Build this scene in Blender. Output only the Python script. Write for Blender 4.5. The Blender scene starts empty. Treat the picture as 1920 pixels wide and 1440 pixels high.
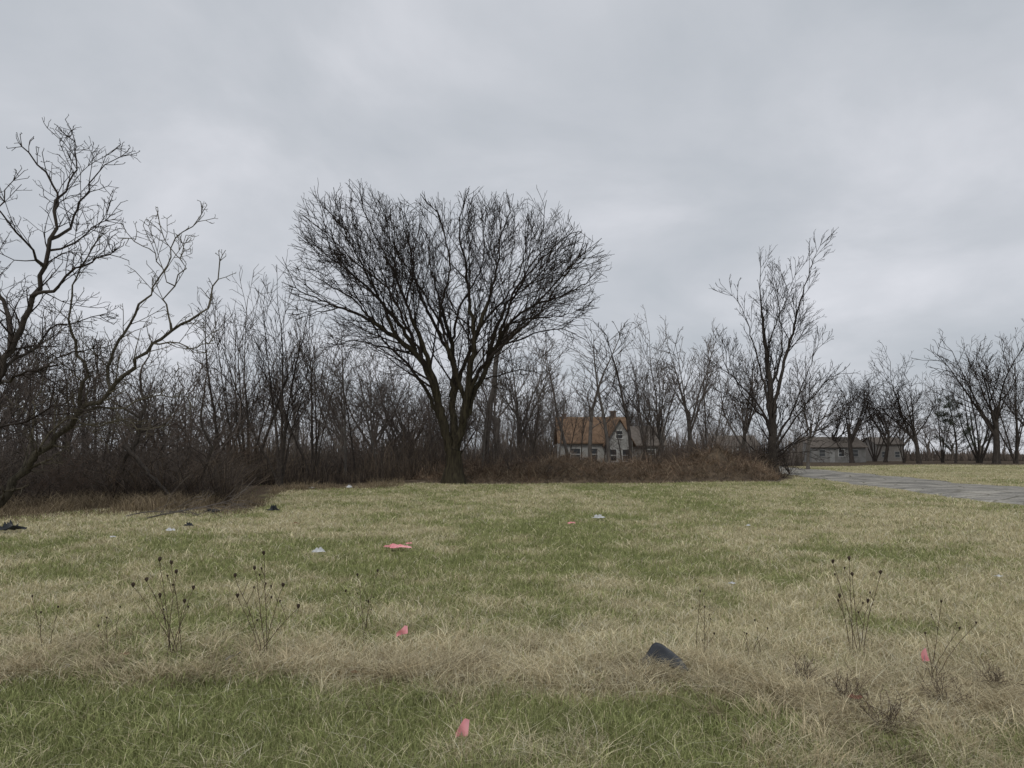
import bpy, math, random
import numpy as np
from mathutils import Vector
S=bpy.context.scene; COL=S.collection
RS=np.random.RandomState(7)
# ---------------------------------------------------------------- camera maths
F=1400.0; HZ=850.0; CH=1.6
PIT=math.atan((HZ-720)/F); cP,sP=math.cos(PIT),math.sin(PIT)
def ray(px,py):
    dx=(px-960)/F; dy=(720-py)/F
    return dx, cP-dy*sP, sP+dy*cP
def at(px,py,Y):
    x,y,z=ray(px,py); k=Y/y
    return (x*k, Y, CH+z*k)
def proj(x,y,z):
    fw=y*cP+(z-CH)*sP; up=-y*sP+(z-CH)*cP
    return 960+F*x/fw, 720-F*up/fw
def gz(x,y):
    x=np.asarray(x,float); y=np.asarray(y,float)
    return 0.05*np.sin(x*0.31+1.0)*np.cos(y*0.23)+0.03*np.sin(x*0.7+y*0.45)
def gp(px,py):
    x,y,z=ray(px,py); k=CH/-z
    X,Y=x*k,y*k
    return (X,Y,float(gz(X,Y)))
def gY(px,Y):
    x,y,z=ray(px,HZ+CH*F/Y)
    X=x/y*Y
    return (X,Y,float(gz(X,Y)))
# ---------------------------------------------------------------- noise
_LAT=RS.rand(6,256,256)
def vnoise(x,y,s,k=0):
    L=_LAT[k%6]; u=np.asarray(x)/s+1000.3; v=np.asarray(y)/s+1000.7
    i=np.floor(u).astype(int); j=np.floor(v).astype(int); fu=u-i; fv=v-j
    fu=fu*fu*(3-2*fu); fv=fv*fv*(3-2*fv)
    i0=i%256;i1=(i+1)%256;j0=j%256;j1=(j+1)%256
    return (L[i0,j0]*(1-fu)+L[i1,j0]*fu)*(1-fv)+(L[i0,j1]*(1-fu)+L[i1,j1]*fu)*fv
def fbm(x,y,s,k=0):
    return (vnoise(x,y,s,k)+.5*vnoise(x,y,s/2.1,k+1)+.25*vnoise(x,y,s/4.3,k+2))/1.75
def sst(a,b,x):
    t=np.clip((x-a)/(b-a),0,1); return t*t*(3-2*t)
# ---------------------------------------------------------------- materials
def new_mat(name):
    m=bpy.data.materials.new(name); m.use_nodes=True
    nt=m.node_tree; b=nt.nodes['Principled BSDF']
    b.inputs['Roughness'].default_value=.85
    b.inputs['Specular IOR Level'].default_value=.2
    return m,nt,b
def nmat(name,c1,c2,scale=8,rough=.85,bump=.0,detail=6,spec=.2,stretch=None):
    m,nt,b=new_mat(name); N=nt.nodes; Lk=nt.links
    tc=N.new('ShaderNodeTexCoord'); nz=N.new('ShaderNodeTexNoise'); nz.inputs['Scale'].default_value=scale; nz.inputs['Detail'].default_value=detail
    if stretch:
        mp=N.new('ShaderNodeMapping'); mp.inputs['Scale'].default_value=stretch
        Lk.new(tc.outputs['Object'],mp.inputs[0]); Lk.new(mp.outputs[0],nz.inputs['Vector'])
    else: Lk.new(tc.outputs['Object'],nz.inputs['Vector'])
    r=N.new('ShaderNodeValToRGB'); r.color_ramp.elements[0].position=.32; r.color_ramp.elements[1].position=.68
    r.color_ramp.elements[0].color=(*c1,1); r.color_ramp.elements[1].color=(*c2,1)
    Lk.new(nz.outputs['Fac'],r.inputs[0]); Lk.new(r.outputs[0],b.inputs['Base Color'])
    b.inputs['Roughness'].default_value=rough; b.inputs['Specular IOR Level'].default_value=spec
    if bump:
        bp=N.new('ShaderNodeBump'); bp.inputs['Strength'].default_value=bump; bp.inputs['Distance'].default_value=.03
        Lk.new(nz.outputs['Fac'],bp.inputs['Height']); Lk.new(bp.outputs[0],b.inputs['Normal'])
    return m
def colmat(name,rough=.8):
    m,nt,b=new_mat(name); a=nt.nodes.new('ShaderNodeAttribute'); a.attribute_name='col'
    nt.links.new(a.outputs['Color'],b.inputs['Base Color']); b.inputs['Roughness'].default_value=rough
    b.inputs['Specular IOR Level'].default_value=.12
    return m
M_bark=nmat('bark_dark',(.03,.025,.022),(.075,.063,.053),6,.9,.7,stretch=(3,3,.6))
M_moss=nmat('bark_mossy',(.022,.018,.014),(.06,.052,.034),3.5,.95,1.,spec=.08,stretch=(3,3,.5))
M_twig=nmat('twig_dark',(.026,.021,.018),(.045,.036,.031),3,spec=.08)
M_twigb=nmat('twig_brown',(.075,.061,.053),(.122,.1,.086),2)
M_barkg=nmat('bark_grey',(.08,.071,.063),(.155,.138,.122),5,.9,.5,stretch=(3,3,.6))
M_barks=nmat('bark_snapped',(.06,.053,.047),(.115,.102,.09),5,.9,.8,stretch=(3,3,.6))
M_twigg=nmat('twig_grey',(.11,.093,.083),(.17,.147,.13),2)
M_twigp=nmat('twig_pale',(.075,.065,.047),(.13,.114,.083),3)
M_barkp=nmat('bark_pale',(.038,.033,.025),(.095,.084,.063),7,.95,1.2,spec=.08,stretch=(3,3,1))
M_red=nmat('twig_reddish',(.08,.058,.046),(.128,.092,.07),2)
M_col=colmat('blade'); M_brush=colmat('brush',.9)
# ---------------------------------------------------------------- objects / tags
def tag(o,label=None,cat=None,group=None,kind=None):
    if label: o['label']=label
    if cat: o['category']=cat
    if group: o['group']=group
    if kind: o['kind']=kind
    return o
def empty(name,loc=(0,0,0)):
    o=bpy.data.objects.new(name,None); COL.objects.link(o); o.location=loc; o.empty_display_size=.2; return o
def mesh_np(name,V,faces_idx,fsize,mat,parent=None,smooth=True,col=None,attrs=None):
    me=bpy.data.meshes.new(name); V=np.asarray(V,np.float32)
    me.vertices.add(len(V)); me.vertices.foreach_set('co',V.ravel())
    fs=np.asarray(fsize,np.int32); me.loops.add(int(fs.sum())); me.loops.foreach_set('vertex_index',np.asarray(faces_idx,np.int32).ravel())
    me.polygons.add(len(fs)); st=np.concatenate([[0],np.cumsum(fs)[:-1]]).astype(np.int32)
    me.polygons.foreach_set('loop_start',st)
    try: me.polygons.foreach_set('loop_total',fs)
    except Exception: pass
    me.polygons.foreach_set('use_smooth',np.full(len(fs),smooth))
    if col is not None:
        a=me.color_attributes.new('col','FLOAT_COLOR','POINT'); a.data.foreach_set('color',np.asarray(col,np.float32).ravel())
    if attrs:
        for k,v in attrs.items():
            a=me.attributes.new(k,'FLOAT','POINT'); a.data.foreach_set('value',np.asarray(v,np.float32))
    me.update(calc_edges=True); me.validate()
    me.materials.append(mat)
    o=bpy.data.objects.new(name,me); COL.objects.link(o)
    if parent: o.parent=parent
    return o
def mesh_py(name,V,Fc,mat,parent=None,smooth=False):
    me=bpy.data.meshes.new(name); me.from_pydata([tuple(v) for v in V],[],Fc); me.update()
    if smooth: me.polygons.foreach_set('use_smooth',[True]*len(me.polygons))
    me.materials.append(mat); o=bpy.data.objects.new(name,me); COL.objects.link(o)
    if parent: o.parent=parent
    return o
class MB:
    def __init__(s): s.V=[];s.F=[]
    def box(s,x0,x1,y0,y1,z0,z1):
        b=len(s.V); s.V+=[(x,y,z) for z in(z0,z1) for x,y in((x0,y0),(x1,y0),(x1,y1),(x0,y1))]
        s.F+=[tuple(b+i for i in f) for f in((3,2,1,0),(4,5,6,7),(0,1,5,4),(1,2,6,5),(2,3,7,6),(3,0,4,7))]
    def slab(s,pts,t):
        n=len(pts); b=len(s.V); s.V+=list(pts)+[(p[0]+t[0],p[1]+t[1],p[2]+t[2]) for p in pts]
        s.F.append(tuple(range(b,b+n))[::-1]); s.F.append(tuple(range(b+n,b+2*n)))
        for i in range(n): j=(i+1)%n; s.F.append((b+i,b+j,b+n+j,b+n+i))
    def build(s,name,mat,parent=None,smooth=False): return mesh_py(name,s.V,s.F,mat,parent,smooth)
# ---------------------------------------------------------------- ribbons (grass, brush)
def ribbons(name,B,H,Wd,ang,lean,col,mat,side=None):
    n=len(B); dx=np.cos(ang); dy=np.sin(ang)
    if side is None: side=RS.rand(n)*math.pi*2
    sx=np.cos(side)*Wd*.5; sy=np.sin(side)*Wd*.5
    V=np.zeros((n,5,3),np.float32)
    mx=B[:,0]+dx*H*lean*.32; my=B[:,1]+dy*H*lean*.32; mz=B[:,2]+H*.62
    tx=B[:,0]+dx*H*lean; ty=B[:,1]+dy*H*lean; tz=B[:,2]+H
    V[:,0]=np.stack([B[:,0]-sx,B[:,1]-sy,B[:,2]-.01],1); V[:,1]=np.stack([B[:,0]+sx,B[:,1]+sy,B[:,2]-.01],1)
    V[:,2]=np.stack([mx+sx*.8,my+sy*.8,mz],1); V[:,3]=np.stack([mx-sx*.8,my-sy*.8,mz],1); V[:,4]=np.stack([tx,ty,tz],1)
    b=(np.arange(n)*5)[:,None]
    idx=np.concatenate([b+0,b+1,b+2,b+3,b+3,b+2,b+4],1)
    fs=np.tile([4,3],n)
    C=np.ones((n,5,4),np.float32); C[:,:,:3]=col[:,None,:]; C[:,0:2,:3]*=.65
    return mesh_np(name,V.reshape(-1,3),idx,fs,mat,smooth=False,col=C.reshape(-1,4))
# ---------------------------------------------------------------- masks
EDGE=[(-400,18),(-50,19),(100,20.5),(300,21.5),(470,22),(500,25),(530,32),(600,35),(800,39),(1000,41),(1440,42.5),(1480,47),(1495,90),(1700,105),(2400,105)]
ex=np.array([e[0] for e in EDGE],float); ey=np.array([e[1] for e in EDGE],float)
def px_of(x,y): return 960+F*np.asarray(x)/np.maximum(np.asarray(y),.5)*cP
def litter(x,y):
    Y=np.asarray(y,float); e=np.interp(px_of(x,Y),ex,ey)
    l=sst(-.8,1.5,Y-e+(fbm(x,Y,2.5,3)-.5)*4)
    l=np.maximum(l,.9*sst(.35,.1,np.abs((np.asarray(x)-13.3+(Y-28)*.25))/4+np.abs(Y-28)/3+fbm(x,Y,1.2,2)*.3-.1))
    return l
def road_x(y): return 11.9+.155*y
RW=6.6
def dry(x,y):
    x=np.asarray(x,float); Y=np.asarray(y,float); p=px_of(x,Y)
    n=fbm(x,Y*.6,2.2,0); n2=fbm(x,Y*.8,.5,2); n3=fbm(x,Y*.35,6,4)
    d=.56+(n-.5)*1.15+(n2-.5)*1.4+(n3-.5)*.7
    ed=5.2+(fbm(x,x*0,.9,1)-.5)*1.1-sst(.6,2.8,x)*1.15
    d+= -.36*sst(.4,-.35,Y-ed)
    d+= .42*sst(-.15,.2,Y-ed)*sst(7.0,5.6,Y)
    d+= .22*np.exp(-(((p-850)/330)**2+((Y-8.2)/1.6)**2))
    d-= .28*np.exp(-(((p-1320)/230)**2+((Y-10.5)/1.7)**2))
    d+= .15*sst(1300,1700,p)*sst(12,16,Y)
    d-= .10*np.exp(-(((p-900)/350)**2+((Y-17)/4)**2))
    d-= .05*sst(22,32,Y)*sst(1400,1200,p)
    return np.clip(d,0,1)
# ---------------------------------------------------------------- ground
def axis(parts):
    a=[]
    for s,e,st in parts: a+=list(np.arange(s,e,st))
    return np.array(a+[parts[-1][1]])
gx=axis([(-900,-200,100),(-200,-60,20),(-60,-24,3),(-24,-8,.7),(-8,8,.2),(8,32,.7),(32,80,3),(80,200,20),(200,900,100)])
gy=axis([(-60,0,6),(0,3,.5),(3,14,.2),(14,50,.6),(50,130,4),(130,250,20),(250,1500,125)])
GX,GY=np.meshgrid(gx,gy); nx,ny=len(gx),len(gy)
V=np.stack([GX.ravel(),GY.ravel(),gz(GX,GY).ravel()],1)
ii=(np.arange(ny-1)[:,None]*nx+np.arange(nx-1)[None,:]).ravel()
idx=np.stack([ii,ii+1,ii+1+nx,ii+nx],1)
mg,nt,b=new_mat('ground_grass'); N=nt.nodes; Lk=nt.links
ad=N.new('ShaderNodeAttribute'); ad.attribute_name='dry'; al=N.new('ShaderNodeAttribute'); al.attribute_name='lit'
tc=N.new('ShaderNodeTexCoord')
def noise(sc,det=5,st=None):
    n=N.new('ShaderNodeTexNoise'); n.inputs['Scale'].default_value=sc; n.inputs['Detail'].default_value=det
    if st:
        mp=N.new('ShaderNodeMapping'); mp.inputs['Scale'].default_value=st; Lk.new(tc.outputs['Object'],mp.inputs[0]); Lk.new(mp.outputs[0],n.inputs['Vector'])
    else: Lk.new(tc.outputs['Object'],n.inputs['Vector'])
    return n
def ramp(src,stops):
    r=N.new('ShaderNodeValToRGB'); e=r.color_ramp.elements
    e[0].position=stops[0][0]; e[0].color=(*stops[0][1],1); e[1].position=stops[-1][0]; e[1].color=(*stops[-1][1],1)
    for p,c in stops[1:-1]:
        q=e.new(p); q.color=(*c,1)
    Lk.new(src,r.inputs[0]); return r
def mixc(f,a,b_,mode='MIX'):
    m=N.new('ShaderNodeMix'); m.data_type='RGBA'; m.blend_type=mode
    if isinstance(f,float): m.inputs[0].default_value=f
    else: Lk.new(f,m.inputs[0])
    Lk.new(a,m.inputs[6]); Lk.new(b_,m.inputs[7]); return m.outputs[2]
nA=noise(9,8); nC=noise(60,3)
ma=N.new('ShaderNodeMath'); ma.operation='MULTIPLY_ADD'; Lk.new(nA.outputs['Fac'],ma.inputs[0]); ma.inputs[1].default_value=1.1; ma.inputs[2].default_value=-.55
mb=N.new('ShaderNodeMath'); mb.operation='ADD'; mb.use_clamp=True; Lk.new(ad.outputs['Fac'],mb.inputs[0]); Lk.new(ma.outputs[0],mb.inputs[1])
gr=ramp(mb.outputs[0],[(0,(.19,.205,.08)),(.5,(.31,.29,.15)),(1,(.43,.38,.225))])
dk=ramp(nC.outputs['Fac'],[(.3,(.55,.55,.55)),(.65,(1.1,1.1,1.1))])
c1=mixc(1.0,gr.outputs[0],dk.outputs[0],'MULTIPLY')
lt=ramp(nA.outputs['Fac'],[(.3,(.05,.038,.028)),(.7,(.125,.095,.066))])
Lk.new(mixc(al.outputs['Fac'],c1,lt.outputs[0]),b.inputs['Base Color']); b.inputs['Roughness'].default_value=.95; b.inputs['Specular IOR Level'].default_value=.05
bp=N.new('ShaderNodeBump'); bp.inputs['Strength'].default_value=.8; bp.inputs['Distance'].default_value=.05; Lk.new(nA.outputs['Fac'],bp.inputs['Height']); Lk.new(bp.outputs[0],b.inputs['Normal'])
g=mesh_np('ground',V,idx,np.full(len(idx),4),mg,attrs={'dry':dry(V[:,0],V[:,1]),'lit':litter(V[:,0],V[:,1])})
tag(g,'flat vacant meadow of patchy green and straw grass','ground',kind='structure')
# ---------------------------------------------------------------- road
ys=np.concatenate([np.arange(2,70,.4),np.arange(70,150,4)]); k=15
rv=[];
for y in ys:
    w0=(fbm(np.array([y]),np.array([3.]),1.7,1)[0]-.5)*1.3; w1=(fbm(np.array([y]),np.array([9.]),1.7,2)[0]-.5)*1.3
    for j in range(k):
        x=road_x(y)+w0+(RW+w1-w0)*j/(k-1); rv.append((x,y,float(gz(x,y))+.03+.06*math.sin(math.pi*j/(k-1))-(.04 if j in(0,k-1) else 0)))
ii=(np.arange(len(ys)-1)[:,None]*k+np.arange(k-1)[None,:]).ravel()
mr,nt,b=new_mat('asphalt'); N=nt.nodes; Lk=nt.links; tc=N.new('ShaderNodeTexCoord')
n1=noise(.6,8); n2=noise(14,5); vo=N.new('ShaderNodeTexVoronoi'); vo.feature='DISTANCE_TO_EDGE'; vo.inputs['Scale'].default_value=.6; Lk.new(tc.outputs['Object'],vo.inputs['Vector'])
r1=ramp(n1.outputs['Fac'],[(.35,(.24,.23,.208)),(.5,(.33,.315,.285)),(.62,(.44,.415,.365))]); r2=ramp(n2.outputs['Fac'],[(.3,(.6,.6,.6)),(.7,(1.15,1.15,1.15))])
r3=ramp(vo.outputs['Distance'],[(0,(.45,.45,.4)),(.04,(1,1,1))])
Lk.new(mixc(1.0,mixc(1.0,r1.outputs[0],r2.outputs[0],'MULTIPLY'),r3.outputs[0],'MULTIPLY'),b.inputs['Base Color']); b.inputs['Roughness'].default_value=1; b.inputs['Specular IOR Level'].default_value=.0
rd=mesh_np('road',rv,np.stack([ii,ii+1,ii+1+k,ii+k],1),np.full(len(ii),4),mr)
tag(rd,'worn grey asphalt street with ragged edges running past the meadow','road',kind='structure')
# ---------------------------------------------------------------- grass
def in_road(x,y):
    w=(fbm(x,y,.6,5)-.5)*1.6
    return (x>road_x(y)+.2+w-.012*y)&(x<road_x(y)+RW-.25+w)
NB=600000
Yg=np.exp(RS.uniform(math.log(2.6),math.log(110),NB)); pxg=RS.uniform(-190,2110,NB); Xg=(pxg-960)/F/cP*Yg
kp=~in_road(Xg,Yg); lt_=litter(Xg,Yg); kp&=RS.rand(NB)>lt_*.93
Xg,Yg,lt_=Xg[kp],Yg[kp],lt_[kp]; n=len(Xg)
d=dry(Xg,Yg); cl=fbm(Xg,Yg,.35,3); pr=np.clip((d-.5)*1.3+.53+(cl-.5)*1.0,0.13,.93); isd=RS.rand(n)<pr
ed=5.2+(fbm(Xg,Xg*0,.9,1)-.5)*1.1-sst(.6,2.8,Xg)*1.15
band=sst(-.1,.25,Yg-ed)*sst(7.4,5.9,Yg); band=np.maximum(band*(.4+.9*(fbm(Xg,Yg,.7,4))),.0)
H=np.where(isd,RS.uniform(.025,.085,n),RS.uniform(.03,.08,n))*(.6+.8*cl)+band*np.where(isd,RS.uniform(.01,.07,n),.02)
H*=1+.006*np.minimum(Yg,30)
W=np.where(isd,.0031,.004)*(Yg/4)**.76*RS.uniform(.7,1.4,n)
lean=np.where(isd,RS.gamma(2.2,.8,n),RS.gamma(2.,.4,n))
straw=np.array([.78,.70,.46]); tan=np.array([.55,.47,.295]); grn=np.array([.22,.25,.095]); grn2=np.array([.40,.42,.185]); gry=np.array([.62,.585,.46])
u=RS.rand(n,1); u2=RS.rand(n,1)
cd=np.where(u<.6,straw*u2+tan*(1-u2),np.where(u<.9,gry*u2+straw*(1-u2),tan*.65))
pk=(band[:,None]>.4)&(RS.rand(n,1)<.1); cd=np.where(pk,np.array([.45,.35,.22]),cd)
cg=grn*u2+grn2*(1-u2); col=np.where(isd[:,None],cd,cg)*RS.uniform(.65,1.15,(n,1))*(.75+.5*fbm(Xg,Yg,.25,1))[:,None]
col=col*(1-lt_[:,None]*.5)
B=np.stack([Xg,Yg,gz(Xg,Yg)],1)
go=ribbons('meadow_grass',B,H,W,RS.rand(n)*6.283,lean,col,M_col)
tag(go,'short mixed green and straw coloured grass covering the meadow','grass',kind='stuff')
nt_=480
tx=RS.uniform(-6.5,7.5,nt_); ty=5.35+np.abs(RS.randn(nt_))*.45-sst(.6,2.8,tx)*.95+(fbm(tx,tx*0,.9,1)-.5)*1.1
extra=170; tx=np.concatenate([tx,RS.uniform(1.2,4.8,extra)]); ty=np.concatenate([ty,RS.uniform(3.7,5.4,extra)])
sz=np.concatenate([RS.uniform(.35,1.4,nt_),RS.uniform(.5,1.35,extra)])
m=80; X=np.repeat(tx,m)+RS.randn(len(tx)*m)*.06; Y=np.repeat(ty,m)+RS.randn(len(tx)*m)*.06; s=np.repeat(sz,m); n=len(X)
u2=RS.rand(n,1); base=np.repeat(RS.rand(len(tx),1),m,0)
c=(np.array([.79,.69,.45])*u2+np.array([.52,.42,.265])*(1-u2))*(1-base*.45)*RS.uniform(.6,1.15,(n,1))
hd=np.repeat(RS.rand(len(tx))*6.283,m)+RS.randn(n)*.7
to=ribbons('tall_dry_grass',np.stack([X,Y,gz(X,Y)],1),s*RS.uniform(.04,.145,n),np.full(n,.0042)*RS.uniform(.6,1.3,n),hd,RS.gamma(2.5,.6,n),c,M_col)
tag(to,'strip of taller tangled straw grass across the foreground','dry grass',kind='stuff')
n=26000; p=RS.uniform(-200,760,n); Yb=np.interp(p,ex,ey)+RS.randn(n)*.9+(fbm(p*.02,p*0,1.,2)-.5)*2; X=(p-960)/F/cP*Yb; hN=fbm(X,Yb,1.2,3)
c=np.array([(.34,.27,.175),(.24,.19,.125),(.17,.13,.09)])[RS.randint(0,3,n)]*RS.uniform(.6,1.2,(n,1))
eo=ribbons('rough_grass',np.stack([X,Yb,gz(X,Yb)],1),RS.uniform(.06,.3,n)*(.2+1.8*sst(.4,.75,hN)),np.full(n,.012)*RS.uniform(.6,1.4,n),RS.rand(n)*6.283,RS.gamma(2,.45,n),c,M_col,side=RS.uniform(-.9,.9,n))
tag(eo,'rough brown grass fringe where the meadow meets the thicket','grass',kind='stuff')
# ---------------------------------------------------------------- trees
class T:
    def __init__(s): s.P=[];s.par=[];s.R=[];s.cont=[];s.lev=[];s.foc=None;s.clip=None
    def add(s,p,par,r,cont=True,lev=0):
        s.P.append(p);s.par.append(par);s.R.append(r);s.cont.append(cont);s.lev.append(lev);return len(s.P)-1
def nrm(v):
    l=math.sqrt(v[0]**2+v[1]**2+v[2]**2) or 1e-9
    return (v[0]/l,v[1]/l,v[2]/l)
def perp(d,rnd):
    while True:
        a=(rnd.gauss(0,1),rnd.gauss(0,1),rnd.gauss(0,1)); k=a[0]*d[0]+a[1]*d[1]+a[2]*d[2]
        p=(a[0]-k*d[0],a[1]-k*d[1],a[2]-k*d[2])
        if p[0]**2+p[1]**2+p[2]**2>.05: return nrm(p)
def grow(t,pi,d,L,r0,lev,prm,rnd):
    q=prm[min(lev,len(prm)-1)]
    n=max(2,int(L/q['seg'])); st=L/n; cur=pi; p=t.P[pi]; nodes=[]
    w=q['wig']; up=q['up']; g=rnd.gauss; foc=t.foc; rmin=q.get('rmin',.006); tap=q.get('tap',.75)
    for s in range(n):
        fx=fy=fz=0
        if foc:
            v=nrm((p[0]-foc[0],p[1]-foc[1],p[2]-foc[2])); k=foc[3]; fx,fy,fz=v[0]*k,v[1]*k,v[2]*k
        d=nrm((d[0]+g(0,w)+fx,d[1]+g(0,w)+fy,d[2]+g(0,w)+up+fz))
        p=(p[0]+d[0]*st,p[1]+d[1]*st,p[2]+d[2]*st); f=(s+1)/n
        if t.clip and not t.clip(p,rnd): break
        r=max(r0*(1-f*tap),rmin)
        cur=t.add(p,cur,r,s>0,lev); nodes.append((cur,d,f,r))
    m=len(nodes)
    if m and lev+1<len(prm) and q['n']:
        nc=max(1,int(round(q['n']*rnd.uniform(.8,1.2)*(min(1,L/q.get('ref',L)))*m/n)))
        for c in range(nc):
            f=q['t0']+(1-q['t0'])*(c+rnd.random())/nc
            j=min(m-1,int(f*m)); idx,dd,ff,r=nodes[j]
            a=math.radians(q['ang'])*rnd.uniform(.65,1.35); pv=perp(dd,rnd); ca,sa=math.cos(a),math.sin(a)
            cdv=(dd[0]*ca+pv[0]*sa,dd[1]*ca+pv[1]*sa,dd[2]*ca+pv[2]*sa)
            LL=L*q['rat']*rnd.uniform(.7,1.25)*(1.15-.65*ff)
            grow(t,idx,cdv,LL,r*q.get('rr',.6),lev+1,prm,rnd)
    return nodes
def tubes(t,mask,k,name,mat,parent,off=(0,0,0)):
    P=np.array(t.P,float)-np.array(off); par=np.array(t.par); R=np.array(t.R,float); cont=np.array(t.cont)
    n=len(P); D=np.zeros((n,3)); hp=par>=0
    D[hp]=P[hp]-P[par[hp]]; D/=np.maximum(np.linalg.norm(D,axis=1,keepdims=True),1e-9)
    D[~hp]=(0,0,1)
    if not hasattr(t,'U') or len(t.U)!=n:
        dep=[0]*n
        for i,pp in enumerate(t.par):
            if pp>=0: dep[i]=dep[pp]+1
        dep=np.array(dep); U=np.zeros((n,3)); U[dep==0]=(1,0,0)
        od=np.argsort(dep,kind='stable'); bnd=np.searchsorted(dep[od],np.arange(dep.max()+2))
        for dd in range(1,dep.max()+1):
            e=od[bnd[dd]:bnd[dd+1]]; u=U[par[e]]; u=u-(u*D[e]).sum(1,keepdims=True)*D[e]
            l=np.linalg.norm(u,axis=1,keepdims=True); bad=l[:,0]<.05
            if bad.any():
                u[bad]=np.cross(D[e][bad],(.3,.9,.2)); l=np.linalg.norm(u,axis=1,keepdims=True)
            U[e]=u/l
        t.U=U
    U=t.U; W=np.cross(D,U)
    e=np.where(np.array(mask)&hp)[0]
    ring=np.full(n,-1); ring[e]=np.arange(len(e))
    pe=par[e]; share=cont[e]&(ring[pe]>=0)
    x=e[~share]; start=np.where(share,ring[pe],0); start[~share]=len(e)+np.arange(len(x))
    an=np.arange(k)*2*math.pi/k; ca=np.cos(an)[None,:,None]; sa=np.sin(an)[None,:,None]
    V1=P[e][:,None,:]+R[e][:,None,None]*(U[e][:,None,:]*ca+W[e][:,None,:]*sa)
    rx=np.where(cont[x]|(par[par[x]]<0),R[par[x]],np.minimum(R[x]*1.3,R[par[x]])) if len(x) else R[x]
    V2=P[par[x]][:,None,:]+rx[:,None,None]*(U[x][:,None,:]*ca+W[x][:,None,:]*sa)
    V=np.concatenate([V1.reshape(-1,3),V2.reshape(-1,3)])
    a=start[:,None]*k+np.arange(k)[None,:]; a2=start[:,None]*k+(np.arange(k)[None,:]+1)%k
    c=np.arange(len(e))[:,None]*k+np.arange(k)[None,:]; c2=np.arange(len(e))[:,None]*k+(np.arange(k)[None,:]+1)%k
    idx=np.stack([a,a2,c2,c],-1).reshape(-1,4)
    return mesh_np(name,V,idx,np.full(len(idx),4),mat,parent)
def finish(t,name,loc,thr,mt,mc,kt=8,kc=3):
    o=empty(name,loc); R=np.array(t.R)
    m=R>thr
    par=t.par
    for i in range(len(par)):
        if par[i]>=0 and not m[par[i]]: m[i]=False
    tubes(t,m,kt,'trunk',mt,o,loc); tubes(t,~m,kc,'crown',mc,o,loc)
    return o
def limb(t,pts,r0,r1,start=None,step=.4,rnd=random,jit=.03):
    pts=[Vector(p) for p in pts]
    if start is not None: pts=[Vector(t.P[start])]+pts
    Q=[pts[0]]+pts+[pts[-1]+(pts[-1]-pts[-2])*.5]
    out=[]
    for i in range(1,len(Q)-2):
        a,b_,c,d_=Q[i-1],Q[i],Q[i+1],Q[i+2]; n=max(1,int((c-b_).length/step))
        for s in range(1,n+1):
            u=s/n; out.append(.5*((2*b_)+(c-a)*u+(2*a-5*b_+4*c-d_)*u*u+(3*b_-a-3*c+d_)*u**3))
    cur=start if start is not None else t.add(tuple(pts[0]),-1,r0,True,0)
    ids=[cur]; N_=len(out); fst=start is not None
    for i,p in enumerate(out):
        f=(i+1)/N_; r=r0+(r1-r0)*f**.8
        p=(p.x+rnd.gauss(0,jit),p.y+rnd.gauss(0,jit),p.z+rnd.gauss(0,jit))
        cur=t.add(p,cur,r*rnd.uniform(.95,1.06),not(fst and i==0),0); ids.append(cur)
    return ids
def near(t,ids,p):
    return min(ids,key=lambda i:(t.P[i][0]-p[0])**2+(t.P[i][1]-p[1])**2+(t.P[i][2]-p[2])**2)
def fur(t,ids,prm,rnd,every=2,L=2.,f0=.25,ang=50,lev=0,rr=.55,tip=True,rmax=.07,upb=.1,tipf=1.,shr=.5):
    n=len(ids)
    for j in range(int(n*f0)+1,n):
        if rnd.random()>1.0/every: continue
        i=ids[j]; a=t.P[ids[j-1]]; b_=t.P[i]; d=nrm((b_[0]-a[0],b_[1]-a[1],b_[2]-a[2]))
        pv=perp(d,rnd); an=math.radians(ang)*rnd.uniform(.7,1.3)
        cdv=(d[0]*math.cos(an)+pv[0]*math.sin(an),d[1]*math.cos(an)+pv[1]*math.sin(an),d[2]*math.cos(an)+pv[2]*math.sin(an)+upb)
        f=j/n; grow(t,i,nrm(cdv),L*rnd.uniform(.5,1.2)*(1.1-shr*f),min(rmax,max(t.R[i]*rr,.008)),lev,prm,rnd)
    if tip:
        a=t.P[ids[-2]]; b_=t.P[ids[-1]]; d=nrm((b_[0]-a[0],b_[1]-a[1],b_[2]-a[2]))
        for s in range(3):
            grow(t,ids[-1],nrm((d[0]+rnd.gauss(0,.25),d[1]+rnd.gauss(0,.25),d[2]+rnd.gauss(0,.25))),L*tipf*rnd.uniform(.4,.7),t.R[ids[-1]]*.9,lev,prm,rnd)
# ================= hero tree
rnd=random.Random(5)
HY=39.5
def hp_(px,py,dy=0):
    a=at(px,py,HY); return (a[0],HY+dy,a[2])
t=T(); base=gY(850,HY)
tr=limb(t,[(base[0],HY,-.1),(base[0],HY,.3),hp_(849,870),hp_(852,845)],.48,.42,step=.3)
t.R[0]=.74; t.R[1]=.62; t.R[2]=.52
def hl(start_ids,p0,pts,r0,r1,d1):
    s=near(t,start_ids,p0); n=len(pts)
    return limb(t,[hp_(x,y,t.P[s][1]-HY+(d1-(t.P[s][1]-HY))*((i+1)/n)) for i,(x,y) in enumerate(pts)],r0*.92,r1*.6,s,step=.3,rnd=rnd,jit=.035)
A=hl(tr,hp_(850,860),[(836,815),(824,760),(812,710),(786,670),(748,640),(703,607),(650,583),(600,566),(565,548)],.3,.05,-1)
A2=hl(A,hp_(786,670),[(755,615),(705,555),(655,510),(612,475),(570,445)],.15,.04,1)
A3=hl(A,hp_(812,710),[(793,640),(768,580),(742,515),(715,460),(698,420)],.16,.04,-3)
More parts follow.
